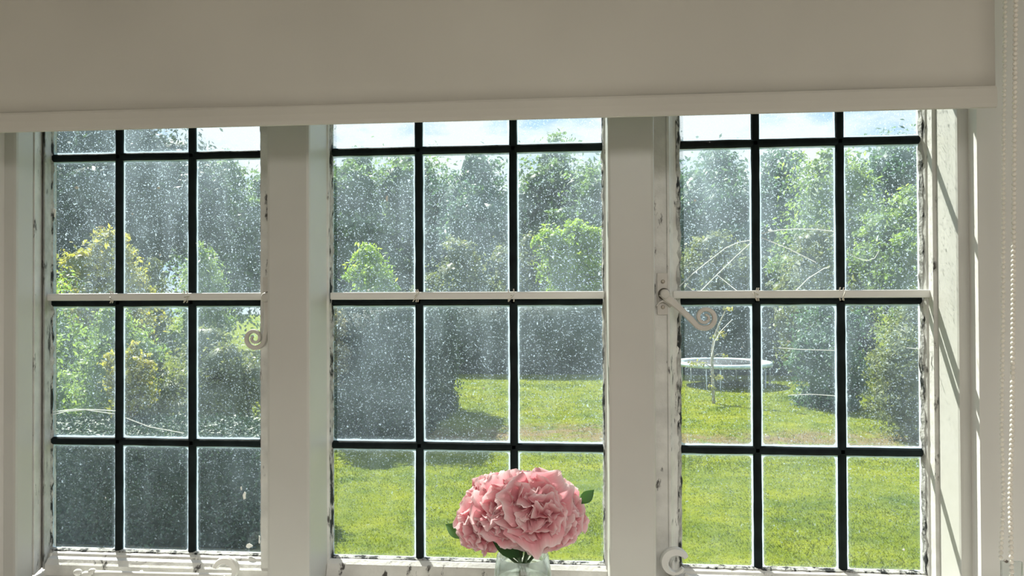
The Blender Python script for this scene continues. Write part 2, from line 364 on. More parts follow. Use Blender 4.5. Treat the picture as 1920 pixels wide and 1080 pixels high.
# ------------------------------------------------------------------ the three lights
ROWS = [CAMZ+.2584, CAMZ-.0095, CAMZ-.2635]
ZG0, ZG1 = CAMZ-.4630, CAMZ+.4630
def pane(win, x0, x1, z0, z1):
    cx, cz = (x0+x1)/2, (z0+z1)/2; hx, hz = (x1-x0)/2, (z1-z0)/2
    vs = [(x, y, z) for y in (-.0015, .0015) for x, z in ((x0, z0), (x1, z0), (x1, z1), (x0, z1))]
    fs = [(0, 1, 2, 3), (7, 6, 5, 4), (0, 4, 5, 1), (1, 5, 6, 2), (2, 6, 7, 3), (3, 7, 4, 0)]
    o = mesh_obj('pane', vs, fs, M['glass'], win, (cx, 0, cz)); me = o.data; me.materials.append(M['dirty'])
    e = me.uv_layers.new(name='edge'); h = me.uv_layers.new(name='half')
    for p in me.polygons:
        if abs(p.normal.y) > .9 and p.center.y > 0: p.material_index = 1
        for li in p.loop_indices:
            c = me.vertices[me.loops[li].vertex_index].co; e.data[li].uv = (c.x, c.z); h.data[li].uv = (hx-.0028, hz-.0028)
    return o
BW = .0066
def rough_bar(x0, x1, z0, z1, y0=-.006, y1=.006, seg=22, seed=0, axis='z'):
    """glazing bar with the slightly wandering edge of old leaded work"""
    b = MB(); prof = 8; n = seg+1; vs = []
    cx, cz, hx, hz, hy = (x0+x1)/2, (z0+z1)/2, (x1-x0)/2, (z1-z0)/2, (y1-y0)/2
    for i in range(n):
        t = i/seg
        for j in range(prof):
            a = 2*math.pi*(j+.5)/prof; ca = max(-1, min(1, math.cos(a)*1.25)); sa = max(-1, min(1, math.sin(a)*1.25))
            if axis == 'z':
                z = z0+(z1-z0)*t; k = 1+.10*mnoise.noise(Vector((seed, z*30, 0))); dx = .0007*mnoise.noise(Vector((seed+9, z*9, 1)))
                vs.append((cx+dx+ca*hx*k, (y0+y1)/2+sa*hy, z))
            else:
                x = x0+(x1-x0)*t; k = 1+.10*mnoise.noise(Vector((seed, x*30, 0))); dz = .0007*mnoise.noise(Vector((seed+9, x*9, 1)))
                vs.append((x, (y0+y1)/2+sa*hy, cz+dz+ca*hz*k))
    fs = [(i*prof+j, i*prof+(j+1) % prof, (i+1)*prof+(j+1) % prof, (i+1)*prof+j) for i in range(seg) for j in range(prof)]
    fs += [tuple(range(prof))[::-1], tuple((n-1)*prof+j for j in range(prof))]
    return b.add(vs, fs)
def light(idx, xg0, xg1, bars, saddle, label):
    win = empty('window_%d' % idx, ((xg0+xg1)/2, 0, ZG0)); S(win, label, 'window')
    xs = [xg0]+bars+[xg1]; zs = [ZG1]+ROWS+[ZG0]
    for r in range(4):
        for c in range(3):
            pane(win, xs[c]+(BW*.6 if c else -.003), xs[c+1]-(BW*.6 if c < 2 else -.003), zs[r+1]+(BW*.6 if r < 3 else -.003), zs[r]-(BW*.6 if r else -.003))
    for k, x in enumerate(bars): rough_bar(x-BW, x+BW, ZG0-.004, ZG1+.004, seed=idx*5+k, seg=60).build('glazing_bar', M['iron'], win, (x, 0, ZG0), True)
    for k, z in enumerate(ROWS): rough_bar(xg0-.004, xg1+.004, z-BW, z+BW, seed=idx*7+k+30, axis='x', seg=36).build('glazing_bar', M['iron'], win, (xg0, 0, z), True)
    # painted saddle bar on the room side, wired to the glazing bars
    zb = CAMZ+.0008
    MB().box(saddle[0], saddle[1], -.022, -.008, zb-.0062, zb+.0068, .003).build('saddle_bar', M['paint'], win, (saddle[0], -.015, zb))
    for k, x in enumerate(bars):
        t = MB(); r = random.Random(idx*10+k)
        for q in range(2):
            dx = r.uniform(-.004, .004)
            t.tube([(x+dx-.004+.005*q, -.0235+.001*math.cos(a)*4, zb+.0105*math.sin(a)) for a in [i*math.pi/5-.9*math.pi/2 for i in range(6)]], .0011, 6)
        t.tube([(x-.002, -.025, zb), (x+r.uniform(-.012, .012), -.031, zb+r.uniform(-.004, .008)), (x+r.uniform(-.010, .010), -.030, zb-.010)], .0010, 6)
        t.build('wire_tie', M['tie'], win, (x, -.024, zb), True)
    return win
xc0, xc1 = XM[0][1]+.001, XM[1][0]-.002
LG = (X(98, 0), -.5715); CG = (-.4450, .0394); RG = (.1659, .5656)
win1 = light(1, *LG, [-.8449, -.7049], (X(82, -.02), X(498, -.02)), 'left casement of twelve dirty leaded panes looking onto dark shrubs')
win2 = light(2, *CG, [-.2859, -.1184], (X(619, -.02), X(1133, -.02)), 'fixed middle light of twelve leaded panes behind the pink flowers')
win3 = light(3, *RG, [.2960, .4348], (X(1262, -.02), X(1747, -.02)), 'right casement of twelve leaded panes with the trampoline seen through it')
def putty_strip(win, pts):                   # crumbling putty line between wood and glass
    a, b = pts; v = Vector(b)-Vector(a); n = int(v.length/.006); vs = []; fs = []
    horiz = abs(v.x) > abs(v.z)
    for i in range(n+1):
        p = Vector(a)+v*(i/n); j = (.0035 if horiz else .010)*(.55+.9*mnoise.noise(Vector((p.x*70, 3, p.z*70))))
        jj = .0030+.004*abs(mnoise.noise(Vector((p.x*45, 8, p.z*45))))
        s = pts_side[0]; off = Vector((0, 0, s)) if horiz else Vector((s, 0, 0))
        vs += [p-off*.004+Vector((0, -.010-j*.5, 0)), p+off*jj*.35+Vector((0, -.0075-j*.4, 0)), p+off*jj+Vector((0, -.0016, 0)), p-off*.004+Vector((0, .001, 0))]
    for i in range(n):
        for k in range(4): fs.append((i*4+k, i*4+(k+1) % 4, i*4+4+(k+1) % 4, i*4+4+k))
    fs += [(0, 1, 2, 3), tuple(n*4+k for k in (3, 2, 1, 0))]
    mesh_obj('putty', [tuple(q) for q in vs], fs, M['putty'], win, a)
for win, g in ((win1, LG), (win2, CG), (win3, RG)):
    for side, a, b in ((1, (g[0], 0, ZG0), (g[0], 0, ZG1)), (-1, (g[1], 0, ZG0), (g[1], 0, ZG1)), (1, (g[0], 0, ZG0), (g[1], 0, ZG0)), (-1, (g[0], 0, ZG1), (g[1], 0, ZG1))):
        pts_side = [side]; putty_strip(win, (a, b))
def stile(win, name, pts, mat='worn'):
    MB().prism_z(pts, ZG0-.026, ZG1+.026).build(name, M[mat], win, (pts[0][0], pts[0][1], ZG0-.026))
# left casement: stepped mouldings seen on its left side
p = lambda px, Y: (X(px, Y), Y)
stile(win1, 'stile', [(XL-.02, .012), (XL-.02, -.062), (XL+.0008, -.062), p(66, -.060), p(74, -.040), p(77, -.034), p(79, -.027), (LG[0]-.006, -.008), (LG[0]-.001, .012)])
M['bed'] = princ('grimy_putty_bed', (.44, .44, .42), .7, .2, 45, .7, .003, 110, dirt=((.05, .05, .045), .57, 38))
stile(win1, 'putty_bed', [(LG[0]-.012, .011), (LG[0]-.012, -.012), p(81, -.031), p(84, -.033), p(87, -.026), p(90, -.018), p(94, -.010), (LG[0]+.0004, -.0025), (LG[0]+.0004, .011)], 'bed')
stile(win1, 'stile', [(LG[1]+.001, .012), (LG[1]+.001, -.008), (LG[1]+.006, -.018), (LG[1]+.008, -.030), (XM[0][0]+.003, -.030), (XM[0][0]+.003, .012)])
stile(win2, 'stile', [(CG[0]-.004, .012), (CG[0]-.004, -.02), (CG[0], -.016), (CG[0], .012)]); stile(win2, 'stile', [(CG[1], .012), (CG[1], -.016), (CG[1]+.004, -.02), (CG[1]+.004, .012)])
stile(win3, 'stile', [(XM[1][1]-.003, .012), (XM[1][1]-.003, -.030), p(1250, -.030), p(1252, -.033), p(1256, -.033), p(1259, -.024), p(1263, -.018), (RG[0]+.001, -.008), (RG[0]+.001, .012)])
stile(win3, 'stile', [(RG[1]-.001, .012), (RG[1]-.001, -.008), p(1737, -.014), p(1741, -.016), p(1746, -.026), p(1750, -.034), p(1755, -.036), (XR+.01, -.036), (XR+.01, .012)])
def rails(win, x0, x1, y=-.030):
    for s, z, zz in ((1, ZG0, Z_FOOT), (-1, ZG1, Z_HEAD)):
        pr = [(.012, z), (-.008, z), (-.014, z-s*.003), (-.016, z-s*.007), (y+.004, z-s*.009), (y, z-s*.014), (y-.004, z-s*.017), (y-.004, zz+s*.001), (.012, zz+s*.001)]
        MB().prism_x(pr, x0, x1).build('rail', M['worn'], win, (x0, y, z))
rails(win1, XL+.0005, XM[0][0]-.0005); rails(win3, XM[1][1]+.0005, XR-.0005)
for s, z, zz in ((1, ZG0, Z_FOOT), (-1, ZG1, Z_HEAD)):
    MB().prism_x([(.012, z), (-.012, z), (-.020, z-s*.006), (-.030, zz+s*.001), (.012, zz+s*.001)], XM[0][1]+.0005, XM[1][0]-.0005).build('rail', M['worn'], win2, (0, 0, z))

# ---- hardware
def ribbon(pts, half, y0, y1):
    """flat bar of varying half-width following pts (x, z), thickness along Y"""
    n = len(pts); vs = []; fs = []
    for i, q in enumerate(pts):
        a = Vector(pts[max(i-1, 0)]); b = Vector(pts[min(i+1, n-1)]); t = (b-a).normalized(); nn = Vector((-t.y, t.x))*half[i]
        A = Vector(q)+nn; B = Vector(q)-nn; c = .7
        A2 = Vector(q)+nn*c; B2 = Vector(q)-nn*c; yb = y0+(y1-y0)*.35
        vs += [(A2.x, y0, A2.y), (B2.x, y0, B2.y), (B.x, yb, B.y), (B.x, y1, B.y), (A.x, y1, A.y), (A.x, yb, A.y)]
    for i in range(n-1):
        for k in range(6): fs.append((i*6+k, i*6+(k+1) % 6, i*6+6+(k+1) % 6, i*6+6+k))
    fs += [tuple(range(6)), tuple((n-1)*6+k for k in range(5, -1, -1))]
    return vs, fs
def spiral(c, r0, r1, a0, a1, n=44):
    return [(c[0]+(r0+(r1-r0)*i/(n-1))*math.cos(a0+(a1-a0)*i/(n-1)), c[1]+(r0+(r1-r0)*i/(n-1))*math.sin(a0+(a1-a0)*i/(n-1))) for i in range(n)]
def P2(px, py, Y): q = at(px, py, Y); return (q.x, q.z)
def screw(par, x, y, z, r=.0034, tilt=.6):
    s = MB().disc_y((x, 0, z), r, y-.0014, y+.001, 18, .0007).build('screw', M['steel'], par, (x, y, z), True)
    return s
Yp = -.0305
fast = empty('casement_fastener', at(1244, 552, Yp), win3)
a, b = at(1232, 590, Yp), at(1251, 512, Yp)
MB().box(a.x, b.x, Yp-.003, Yp+.001, a.z, b.z, .0008).build('backplate', M['hardware'], fast, (a.x, Yp, a.z))
for py in (528, 576): q = at(1243, py, Yp-.003); screw(fast, q.x, Yp-.003, q.z)
q = at(1246, 551, Yp-.012)
MB().disc_y((q.x, 0, q.z), .0098, Yp-.006, Yp-.002, 28).build('collar', M['hardware_dark'], fast, (q.x, Yp-.004, q.z), True)
MB().disc_y((q.x, 0, q.z), .0078, Yp-.022, Yp-.003, 28, .002).build('pivot_knob', M['hardware'], fast, (q.x, Yp-.01, q.z), True)
Yl = Yp-.014
sc = P2(1322, 595, Yl); px2 = .00092
path = [P2(x, y, Yl) for x, y in ((1240, 549), (1250, 557), (1262, 567), (1275, 579), (1288, 591), (1297, 600))]
sp = spiral(sc, 21*px2, 4*px2, math.radians(212), math.radians(212+600), 60)
path += sp
half = [.0060, .0068, .0062, .0052, .0050, .0050]+[.0048*(1-.62*i/59) for i in range(60)]
MB().add(*ribbon(path, half, Yl-.003, Yl+.003)).build('scroll_lever', M['hardware'], fast, (q.x, Yl, q.z))
# hooked latch tongue behind the lever
pt = [P2(x, y, Yl+.006) for x, y in ((1231, 574), (1236, 567), (1243, 564), (1250, 567), (1258, 575))]
MB().add(*ribbon(pt, [.0012, .0016, .0018, .0018, .0014], Yl+.003, Yl+.009)).build('latch_tongue', M['hardware'], fast, (pt[0][0], Yl, pt[0][1]))
# left casement's fastener, half behind the mullion
fast = empty('casement_fastener', at(497, 556, -.031), win1)
q = at(499, 557, -.045)
a, b = at(494, 594, -.031), at(511, 520, -.031)
MB().box(a.x, b.x, -.034, -.029, a.z, b.z, .0008).build('backplate', M['hardware'], fast, (a.x, -.03, a.z))
MB().disc_y((q.x, 0, q.z), .0100, -.036, -.033, 28).build('collar', M['hardware_dark'], fast, (q.x, -.034, q.z), True)
MB().disc_y((q.x, 0, q.z), .0080, -.050, -.033, 28, .002).build('pivot_knob', M['hardware'], fast, (q.x, -.04, q.z), True)
path = [P2(x, y, -.042) for x, y in ((499, 560), (501, 580), (501, 602), (499, 622))]
sc = P2(477, 634, -.042)
path += spiral(sc, 21*px2, 4*px2, math.radians(10), math.radians(10-600), 60)
half = [.0062, .0062, .0056, .0050]+[.0044*(1-.6*i/59) for i in range(60)]
MB().add(*ribbon(path, half, -.045, -.039)).build('scroll_lever', M['hardware'], fast, (q.x, -.042, q.z))
# stay on the left casement: pivot, bar on pegs, curled tail
Ys = -.060
stay = empty('casement_stay', at(300, 1072, Ys), win1)
def stay_bar(stay, x0, x1, y0, y1, Y):
    pts = []
    for i in range(12):
        t = i/11; pts.append(tuple(at(x0+(x1-x0)*t, y0+(y1-y0)*t, Y)))
    MB().tube(pts, [.0055-.001*math.sin(math.pi*i/11) for i in range(12)], 10).build('stay_bar', M['paint'], stay, pts[0], True)
stay_bar(stay, 178, 440, 1075, 1081, Ys)
k = MB(); 
for x, y, r in ((146, 1073, 8), (161, 1078, 9), (173, 1071, 7)): q = at(x, y, Ys); k.sphere(q, r*px2, 14, 10, (1.1, .8, .8))
k.build('pivot', M['paint'], stay, at(158, 1075, Ys), True)
for x, y in ((265, 1074), (367, 1079)):
    q = at(x, y, Ys+.012); c = MB().tube([(q.x, q.y, q.z-.02), (q.x, q.y, q.z+.001), (q.x, q.y, q.z+.004)], [.0042, .0040, .0024], 12); c.build('peg', M['paint'], stay, q, True)
def curl(par, c, r, a0, a1, Y, w=.006):
    pts = spiral(c, r, r*.72, a0, a1, 30)
    MB().add(*ribbon(pts, [w*(.45+.75*math.sin(math.pi*min(1, (i+3)/26))) for i in range(30)], Y-.005, Y+.005)).build('curled_tail', M['paint'], par, (c[0], Y, c[1]))
c = P2(424, 1070, Ys-.01); curl(stay, c, 21*px2, math.radians(165), math.radians(-120), Ys-.01, .0055)
stay = empty('casement_stay', at(1266, 1062, -.055), win3)
c = P2(1266, 1056, -.060); curl(stay, c, 22*px2, math.radians(30), math.radians(330), -.060, .0062)
pts = [tuple(at(x, y, -.055)) for x, y in ((1284, 1076), (1292, 1084), (1310, 1092), (1420, 1098), (1520, 1102))]
MB().tube(pts, [.003, .005, .0055, .0055, .005], 10).build('stay_bar', M['paint'], stay, pts[0], True)
q = at(1262, 1075, -.045); MB().tube([(q.x, -.04, q.z-.012), (q.x-.001, -.045, q.z), (q.x, -.048, q.z+.022)], [.005, .0045, .0015], 10).build('peg', M['paint'], stay, q, True)
# paint flakes and a torn scrap stuck on the left casement
def flake(win, px, py, w, h, seed, name='paint_flake'):
    r = random.Random(seed); q = at(px, py, -.003); n = 9
    vs = [(q.x+w*px2*math.cos(2*math.pi*i/n)*r.uniform(.5, 1), -.0022-.001*r.random(), q.z+h*px2*math.sin(2*math.pi*i/n)*r.uniform(.5, 1)) for i in range(n)]
    vs += [(x, -.0017, z) for x, y, z in vs]
    mesh_obj(name, vs, [list(range(n))]+[[i, (i+1) % n, n+(i+1) % n, n+i] for i in range(n)]+[list(range(n, 2*n))[::-1]], M['flake'], win, q)
for w_, px, py, a, b in ((win1, 458, 930, 4, 11, ), (win1, 452, 916, 2, 5), (win1, 102, 398, 4, 14), (win1, 466, 1024, 9, 6), (win1, 486, 1012, 2, 14),
                         (win1, 143, 352, 5, 4), (win1, 297, 352, 4, 3), (win1, 190, 425, 9, 2), (win3, 1578, 484, 6, 7), (win3, 1303, 376, 3, 3), (win2, 725, 372, 3, 8), (win3, 1440, 820, 7, 4)):
    flake(w_, px, py, a, b, px)
for a in range(26):
    r = random.Random(a); wn = (win1, win1, win2, win3)[a % 4]; g = (LG, LG, CG, RG)[a % 4]
    q = Vector((r.uniform(g[0]+.02, g[1]-.02), -.003, r.uniform(ZG0+.03, CAMZ+.2)))
    n = 6; s = r.uniform(.0010, .0024)
    vs = [(q.x+s*math.cos(i)*r.uniform(.4, 1.3), -.0024, q.z+s*math.sin(i)*r.uniform(.4, 1.3)) for i in range(n)]; vs += [(x, -.0016, z) for x, y, z in vs]
    mesh_obj('paint_flake', vs, [list(range(n))]+[[i, (i+1) % n, n+(i+1) % n, n+i] for i in range(n)], M['flake'], wn, q)

# ---- cobwebs
def cobweb(lines, label, Y=-.012, r=.0006):
    b = MB()
    for ln in lines:
        pts = [tuple(at(x, y, Y)) for x, y in ln]; fine = []
        for i in range(len(pts)-1):
            for k in range(4): fine.append(Vector(pts[i]).lerp(Vector(pts[i+1]), k/4))
        fine.append(Vector(pts[-1])); b.tube(fine, r, 5)
    o = b.build('cobweb', M['web'], None, at(lines[0][0][0], lines[0][0][1], Y)); tag(o, label, 'cobweb')
cobweb([[(1274, 537), (1300, 512), (1330, 488), (1360, 465), (1385, 454), (1409, 450)], [(1312, 547), (1346, 513), (1380, 480), (1409, 454)], [(1283, 532), (1302, 547)], [(1345, 516), (1384, 547)]],
       'white cobweb arch and strands in the right casement, left of its first glazing bar', r=.0008)
cobweb([[(1427, 438), (1460, 431), (1495, 429), (1530, 430), (1566, 434)], [(1427, 445), (1480, 467), (1530, 492)], [(1490, 547), (1515, 522), (1545, 503), (1556, 500)]],
       'white cobweb strands arching across the middle pane of the right casement above the saddle bar', r=.0008)
cobweb([[(1586, 470), (1605, 483), (1625, 489), (1640, 484), (1648, 470)]], 'small sagging cobweb thread in the right casement beside its right stile', r=.0006)
cobweb([[(100, 777), (125, 771), (160, 768), (215, 776)], [(100, 772), (140, 767), (180, 768), (216, 770)], [(235, 783), (280, 800), (345, 812)]], 'wispy cobweb sagging across the lower left panes of the left casement', r=.0009)
cobweb([[(1478, 741), (1520, 739), (1566, 742)]], 'level cobweb thread in front of the foot of the dense green shrub', r=.0006)
cobweb([[(1460, 652), (1500, 655), (1565, 657)]], 'level cobweb thread in front of the middle of the dense green shrub', r=.0006)
cobweb([[(1700, 652), (1722, 654), (1726, 670)]], 'tiny hooked cobweb thread beside the right stile below the saddle bar', r=.0006)
cobweb([[(1372, 600), (1352, 620), (1340, 640), (1334, 668)]], 'short slanting cobweb thread just right of the scroll lever', r=.0006)

# ------------------------------------------------------------------ roller blind
YB = -.215
zbot = (at(0, 247, YB).z+at(1866, 205, YB).z)/2
bx0, bx1 = X(-260, YB, 230), X(1867, YB, 190); bx0 = max(bx0, cL[0]+.06)
blind = empty('roller_blind', ((bx0+bx1)/2, YB, zbot)); tag(blind, 'plain off-white roller blind pulled part way down over the top of the window', 'blind')
ztop = CAMZ+.75
def sheet(x0, x1, z0, z1, nx, nz, fy, th):
    vs = []; fs = []
    for s in (0, 1):
        for i in range(nx+1):
            for j in range(nz+1):
                x = x0+(x1-x0)*i/nx; z = z0+(z1-z0)*j/nz; vs.append((x, fy(x, z)+s*th, z))
    K = (nx+1)*(nz+1)
    for i in range(nx):
        for j in range(nz):
            a = i*(nz+1)+j; q = (a, a+nz+1, a+nz+2, a+1); fs.append(q); fs.append(tuple(K+t for t in q[::-1]))
    for i in range(nx):
        a, b = i*(nz+1), (i+1)*(nz+1); fs.append((a, b, K+b, K+a)); fs.append((a+nz, b+nz, K+b+nz, K+a+nz))
    for j in range(nz):
        a = j; b = nx*(nz+1)+j; fs.append((a, a+1, K+a+1, K+a)); fs.append((b, b+1, K+b+1, K+b))
    return vs, fs
fy = lambda x, z: YB+.0012*math.sin(x*5)+.0012*mnoise.noise(Vector((x*4, z*4, 0)))
mesh_obj('fabric', *sheet(bx0, bx1, zbot+.030, ztop, 40, 16, fy, .0006), M['blind'], blind, ((bx0+bx1)/2, YB, ztop), True)
hem = [(YB-.0005, zbot+.031), (YB-.0035, zbot+.027), (YB-.0048, zbot+.016), (YB-.0045, zbot+.006), (YB-.003, zbot+.001), (YB, zbot), (YB+.003, zbot+.001), (YB+.0045, zbot+.006), (YB+.0048, zbot+.016), (YB+.0035, zbot+.027), (YB+.0008, zbot+.031)]
MB().prism_x(hem, bx0, bx1).build('hem_bar', M['blind'], blind, ((bx0+bx1)/2, YB, zbot))
MB().tube([(bx0-.01, YB+.02, ztop), (bx1+.012, YB+.02, ztop)], .021, 24).build('roller_tube', M['paint'], blind, ((bx0+bx1)/2, YB+.02, ztop), True)
# bead chain: two hanging strands, every bead a piece of its own
chain = empty('bead_chain', at(1895, 600, YB-.01), blind)
bm_ = MB().sphere((0, 0, 0), 1, 10, 7); me = bpy.data.meshes.new('bead'); me.from_pydata(bm_.v, [], bm_.f); me.materials.append(M['bead']); me.polygons.foreach_set('use_smooth', [True]*len(me.polygons))
def strand(path, Y, r, pitch, n):
    zs = [(Vector(at(x, y, Y))) for x, y in path]; seg = [(zs[i+1]-zs[i]).length for i in range(len(zs)-1)]; cord = []
    for i in range(n):
        s = i*pitch; k = 0
        while k < len(seg)-1 and s > seg[k]: s -= seg[k]; k += 1
        if s > seg[k]: break
        q = zs[k].lerp(zs[k+1], s/seg[k]); o = bpy.data.objects.new('bead', me); o.scale = (r, r, r); put(o, q, chain); cord.append(q)
    MB().tube(cord, r*.22, 5).build('cord', M['bead'], chain, cord[0], True)
strand([(1885, -160), (1884, 60), (1882, 240), (1881, 560), (1878, 800), (1882, 940), (1876, 1050)], -.185, .0030, .00700, 135)
strand([(1906, -160), (1904, 60), (1902, 240), (1900, 560), (1898, 800), (1894, 930), (1897, 1080), (1894, 1130)], -.240, .0032, .00655, 145)
# clear plastic chain holder fixed to the splayed reveal
q = at(1884, 1070, -.20)
h = empty('chain_holder', q); tag(h, 'clear plastic bracket holding the blind chain at the bottom right corner', 'bracket')
h0 = at(1868, 1046, -.19); h1 = at(1902, 1120, -.19)
MB().box(h0.x, h1.x+.004, -.205, -.199, h1.z, h0.z, .0015).build('plate', M['plastic'], h, q)
MB().box(h1.x+.002, XRf+.110, -.2049, -.1991, h1.z, h1.z+.02, .001).build('arm', M['plastic'], h, q)
qq = at(1886, 1052, -.206); MB().disc_y((qq.x, 0, qq.z), .0022, -.2085, -.204, 12, .0005).build('pin', M['hardware_dark'], h, qq, True)

# ------------------------------------------------------------------ vase and posy
YV = -.285
rim = at(980, 1040, YV); vs_c = (rim.x, rim.y, SILL); H = rim.z-SILL
pr = [(.0, .006), (.028, .006), (.034, .02), (.043, H*.45), (.0415, H*.66), (.0375, H*.86), (.0335, H-.0005), (.0345, H), (.0355, H-.0005), (.0395, H*.86), (.0437, H*.66), (.0453, H*.45), (.037, .012), (.033, .0), (.0, .0)]
pr = [(max(r, 1e-5), z) for r, z in pr]
vase = MB().lathe(vs_c, pr, 48).build('glass_vase', M['vase'], None, vs_c, True); tag(vase, 'clear tapering glass vase on the sill holding the pink posy', 'vase')

def petal_mesh(seed, n=14, k=12):
    r = random.Random(seed); me = bpy.data.meshes.new('petal'); vs = []; fs = []; uv = []
    ph = [r.uniform(0, 6.3) for _ in range(4)]; ru = r.uniform(.09, .17); notch = r.uniform(.02, .10)
    for i in range(k+1):
        v = i/k
        for j in range(n+1):
            u = j/n*2-1
            wdt = .14+.46*math.sin(min(1, v*1.12)*math.pi*.56)**1.1
            wdt *= 1-.25*max(0, v-.75)/.25
            x = u*wdt; z = v*(1-.16*u*u-notch*math.exp(-(u*u)/.02)) + .035*math.sin(7*u+ph[3])*v**2
            y = .34*(u*u)*(.3+.7*v)*.6 - .26*v*v + .05*math.sin(v*5+ph[2])          # cup and curl back
            y += ru*v**1.6*(math.sin(5.2*u+ph[0])+.55*math.sin(10.5*u+ph[1]))
            x += .03*v*math.sin(9*v+ph[1]); vs.append((x, y, z)); uv.append((j/n, v))
    for i in range(k):
        for j in range(n):
            a = i*(n+1)+j; fs.append((a, a+1, a+n+2, a+n+1))
    me.from_pydata(vs, [], fs); l = me.uv_layers.new(name='petal')
    for p_ in me.polygons:
        for li in p_.loop_indices: l.data[li].uv = uv[me.loops[li].vertex_index]
    me.polygons.foreach_set('use_smooth', [True]*len(me.polygons)); me.materials.append(M['petal']); return me
PET = [petal_mesh(s) for s in range(8)]
neck = Vector((rim.x, rim.y, rim.z-.018))
def tinted(o, val=None, rng=None):
    me = o.data; a = me.attributes.new('tint', 'FLOAT', 'FACE'); a.data.foreach_set('value', (rng or RNG).random(len(me.polygons)) if val is None else np.full(len(me.polygons), val)); return o
def leaf_obj(par, base, tip, w, val, name='leaf', bend=.1):
    b, t = Vector(base), Vector(tip); d = t-b; side = d.cross(Vector((.2, -1, .3))).normalized(); nrm = side.cross(d).normalized(); vs = []; fs = []; n = 8
    for i in range(n+1):
        s = i/n; ww = w*math.sin(math.pi*min(1, s*.97+.02))**1.2; c = b+d*s+nrm*(bend*d.length*math.sin(math.pi*s))
        vs += [c-side*ww+nrm*ww*.35, c, c+side*ww+nrm*ww*.35]
    for i in range(n):
        for j in (0, 1): a = i*3+j; fs.append((a, a+1, a+4, a+3))
    tinted(mesh_obj(name, vs, fs, M['lf_flower'], par, base, True), val)
def bloom(px, py, Y, rpx, face, label, seed, leaves=(), rings=((0.16, 4, .66), (.46, 5, .92), (.85, 5, 1.12), (1.25, 6, 1.2), (1.7, 5, 1.15))):
    r = random.Random(seed); c = at(px, py, Y); R = .90*rpx*(Y+D)/F
    root = empty('peony', c); tag(root, label, 'flower', 'pink peony blooms in the glass vase')
    f = Vector(face).normalized(); q0 = f.to_track_quat('Z', 'Y'); org = c-f*R*.25
    for ri, (th, cnt, ln) in enumerate(rings):
        for i in range(cnt):
            phi = 2*math.pi*(i+r.uniform(-.22, .22))/cnt+ri*.9
            o = bpy.data.objects.new('petal', PET[r.randrange(8)]); o.rotation_mode = 'QUATERNION'
            q = q0 @ Quaternion((0, 0, 1), phi) @ Quaternion((1, 0, 0), th+r.uniform(-.22, .22)) @ Quaternion((0, 0, 1), r.uniform(-.45, .45))
            put(o, org, root); o.rotation_quaternion = q; s = R*ln*r.uniform(.82, 1.14); o.scale = (s*1.05, s, s)
    mid = (org+neck)/2+Vector((0, 0, -.006))
    MB().tube([org, org.lerp(mid, .6), mid, neck.lerp(mid, .4), neck+Vector(((seed % 3-1)*.004, (seed % 2)*.004, 0)), neck+Vector(((seed % 3-1)*.006, .0, -.05)), neck+Vector(((seed % 5-2)*.009, (seed % 3-1)*.010, -.125))], [.0016, .0018, .002, .002, .002, .002, .002], 8).build('stem', M['lf_stem'], root, neck, True)
    for (a, b, w, v) in leaves: leaf_obj(root, at(*a), at(*b), w, v)
    return root
M['lf_stem'] = princ('green_stem', (.06, .12, .04), .5, .2, 60)
bloom(1005, 948, -.325, 74, (.28, -.72, .50), 'largest pink bloom, open and facing the room right of centre', 1, [((990, 1030, -.30), (1000, 985, -.31), .006, .2)])
bloom(1012, 978, -.335, 58, (.15, -.9, -.30), 'pink bloom hanging low at the front over the vase rim', 2)
bloom(938, 948, -.320, 62, (-.32, -.75, .45), 'ruffled pink bloom left of the centre of the posy', 3, [((975, 1045, -.30), (918, 1005, -.315), .011, .05)])
bloom(898, 992, -.305, 48, (-.50, -.78, -.15), 'small pink bloom lowest at the left of the posy', 4, [((880, 1010, -.28), (835, 983, -.27), .010, .9)])
bloom(896, 938, -.275, 52, (-.75, -.35, .50), 'pink bloom with pale lit petals at the left edge of the posy', 5)
bloom(960, 922, -.265, 56, (-.10, -.35, .93), 'pink bloom standing at the top of the posy under the glazing bar', 6, [((980, 1045, -.28), (955, 1012, -.27), .010, .0)])
bloom(1030, 924, -.270, 56, (.30, -.25, .92), 'pale pink bloom at the top right of the posy', 7)
bloom(1066, 962, -.285, 50, (.85, -.45, .25), 'pink bloom turned sideways at the right edge of the posy', 8, [((1085, 945, -.27), (1114, 918, -.265), .008, .3)])
bloom(1050, 985, -.310, 46, (.60, -.70, -.15), 'shaded pink bloom low on the right of the posy', 9, [((1000, 1040, -.30), (1035, 1015, -.29), .006, .1)])
bloom(950, 985, -.330, 42, (-.15, -.90, -.15), 'narrow pink bloom tucked between the low left and front blooms', 10)
tw = MB(); 
for i in range(4): 
    z = neck.z-.012-.0022*i; tw.tube([(neck.x+.0085*math.cos(a), neck.y+.0085*math.sin(a), z) for a in [k*math.pi/8 for k in range(17)]], .0012, 6)
tag(tw.build('twine', M['tie'], None, neck, True), 'brown twine binding the stems inside the glass vase', 'twine')

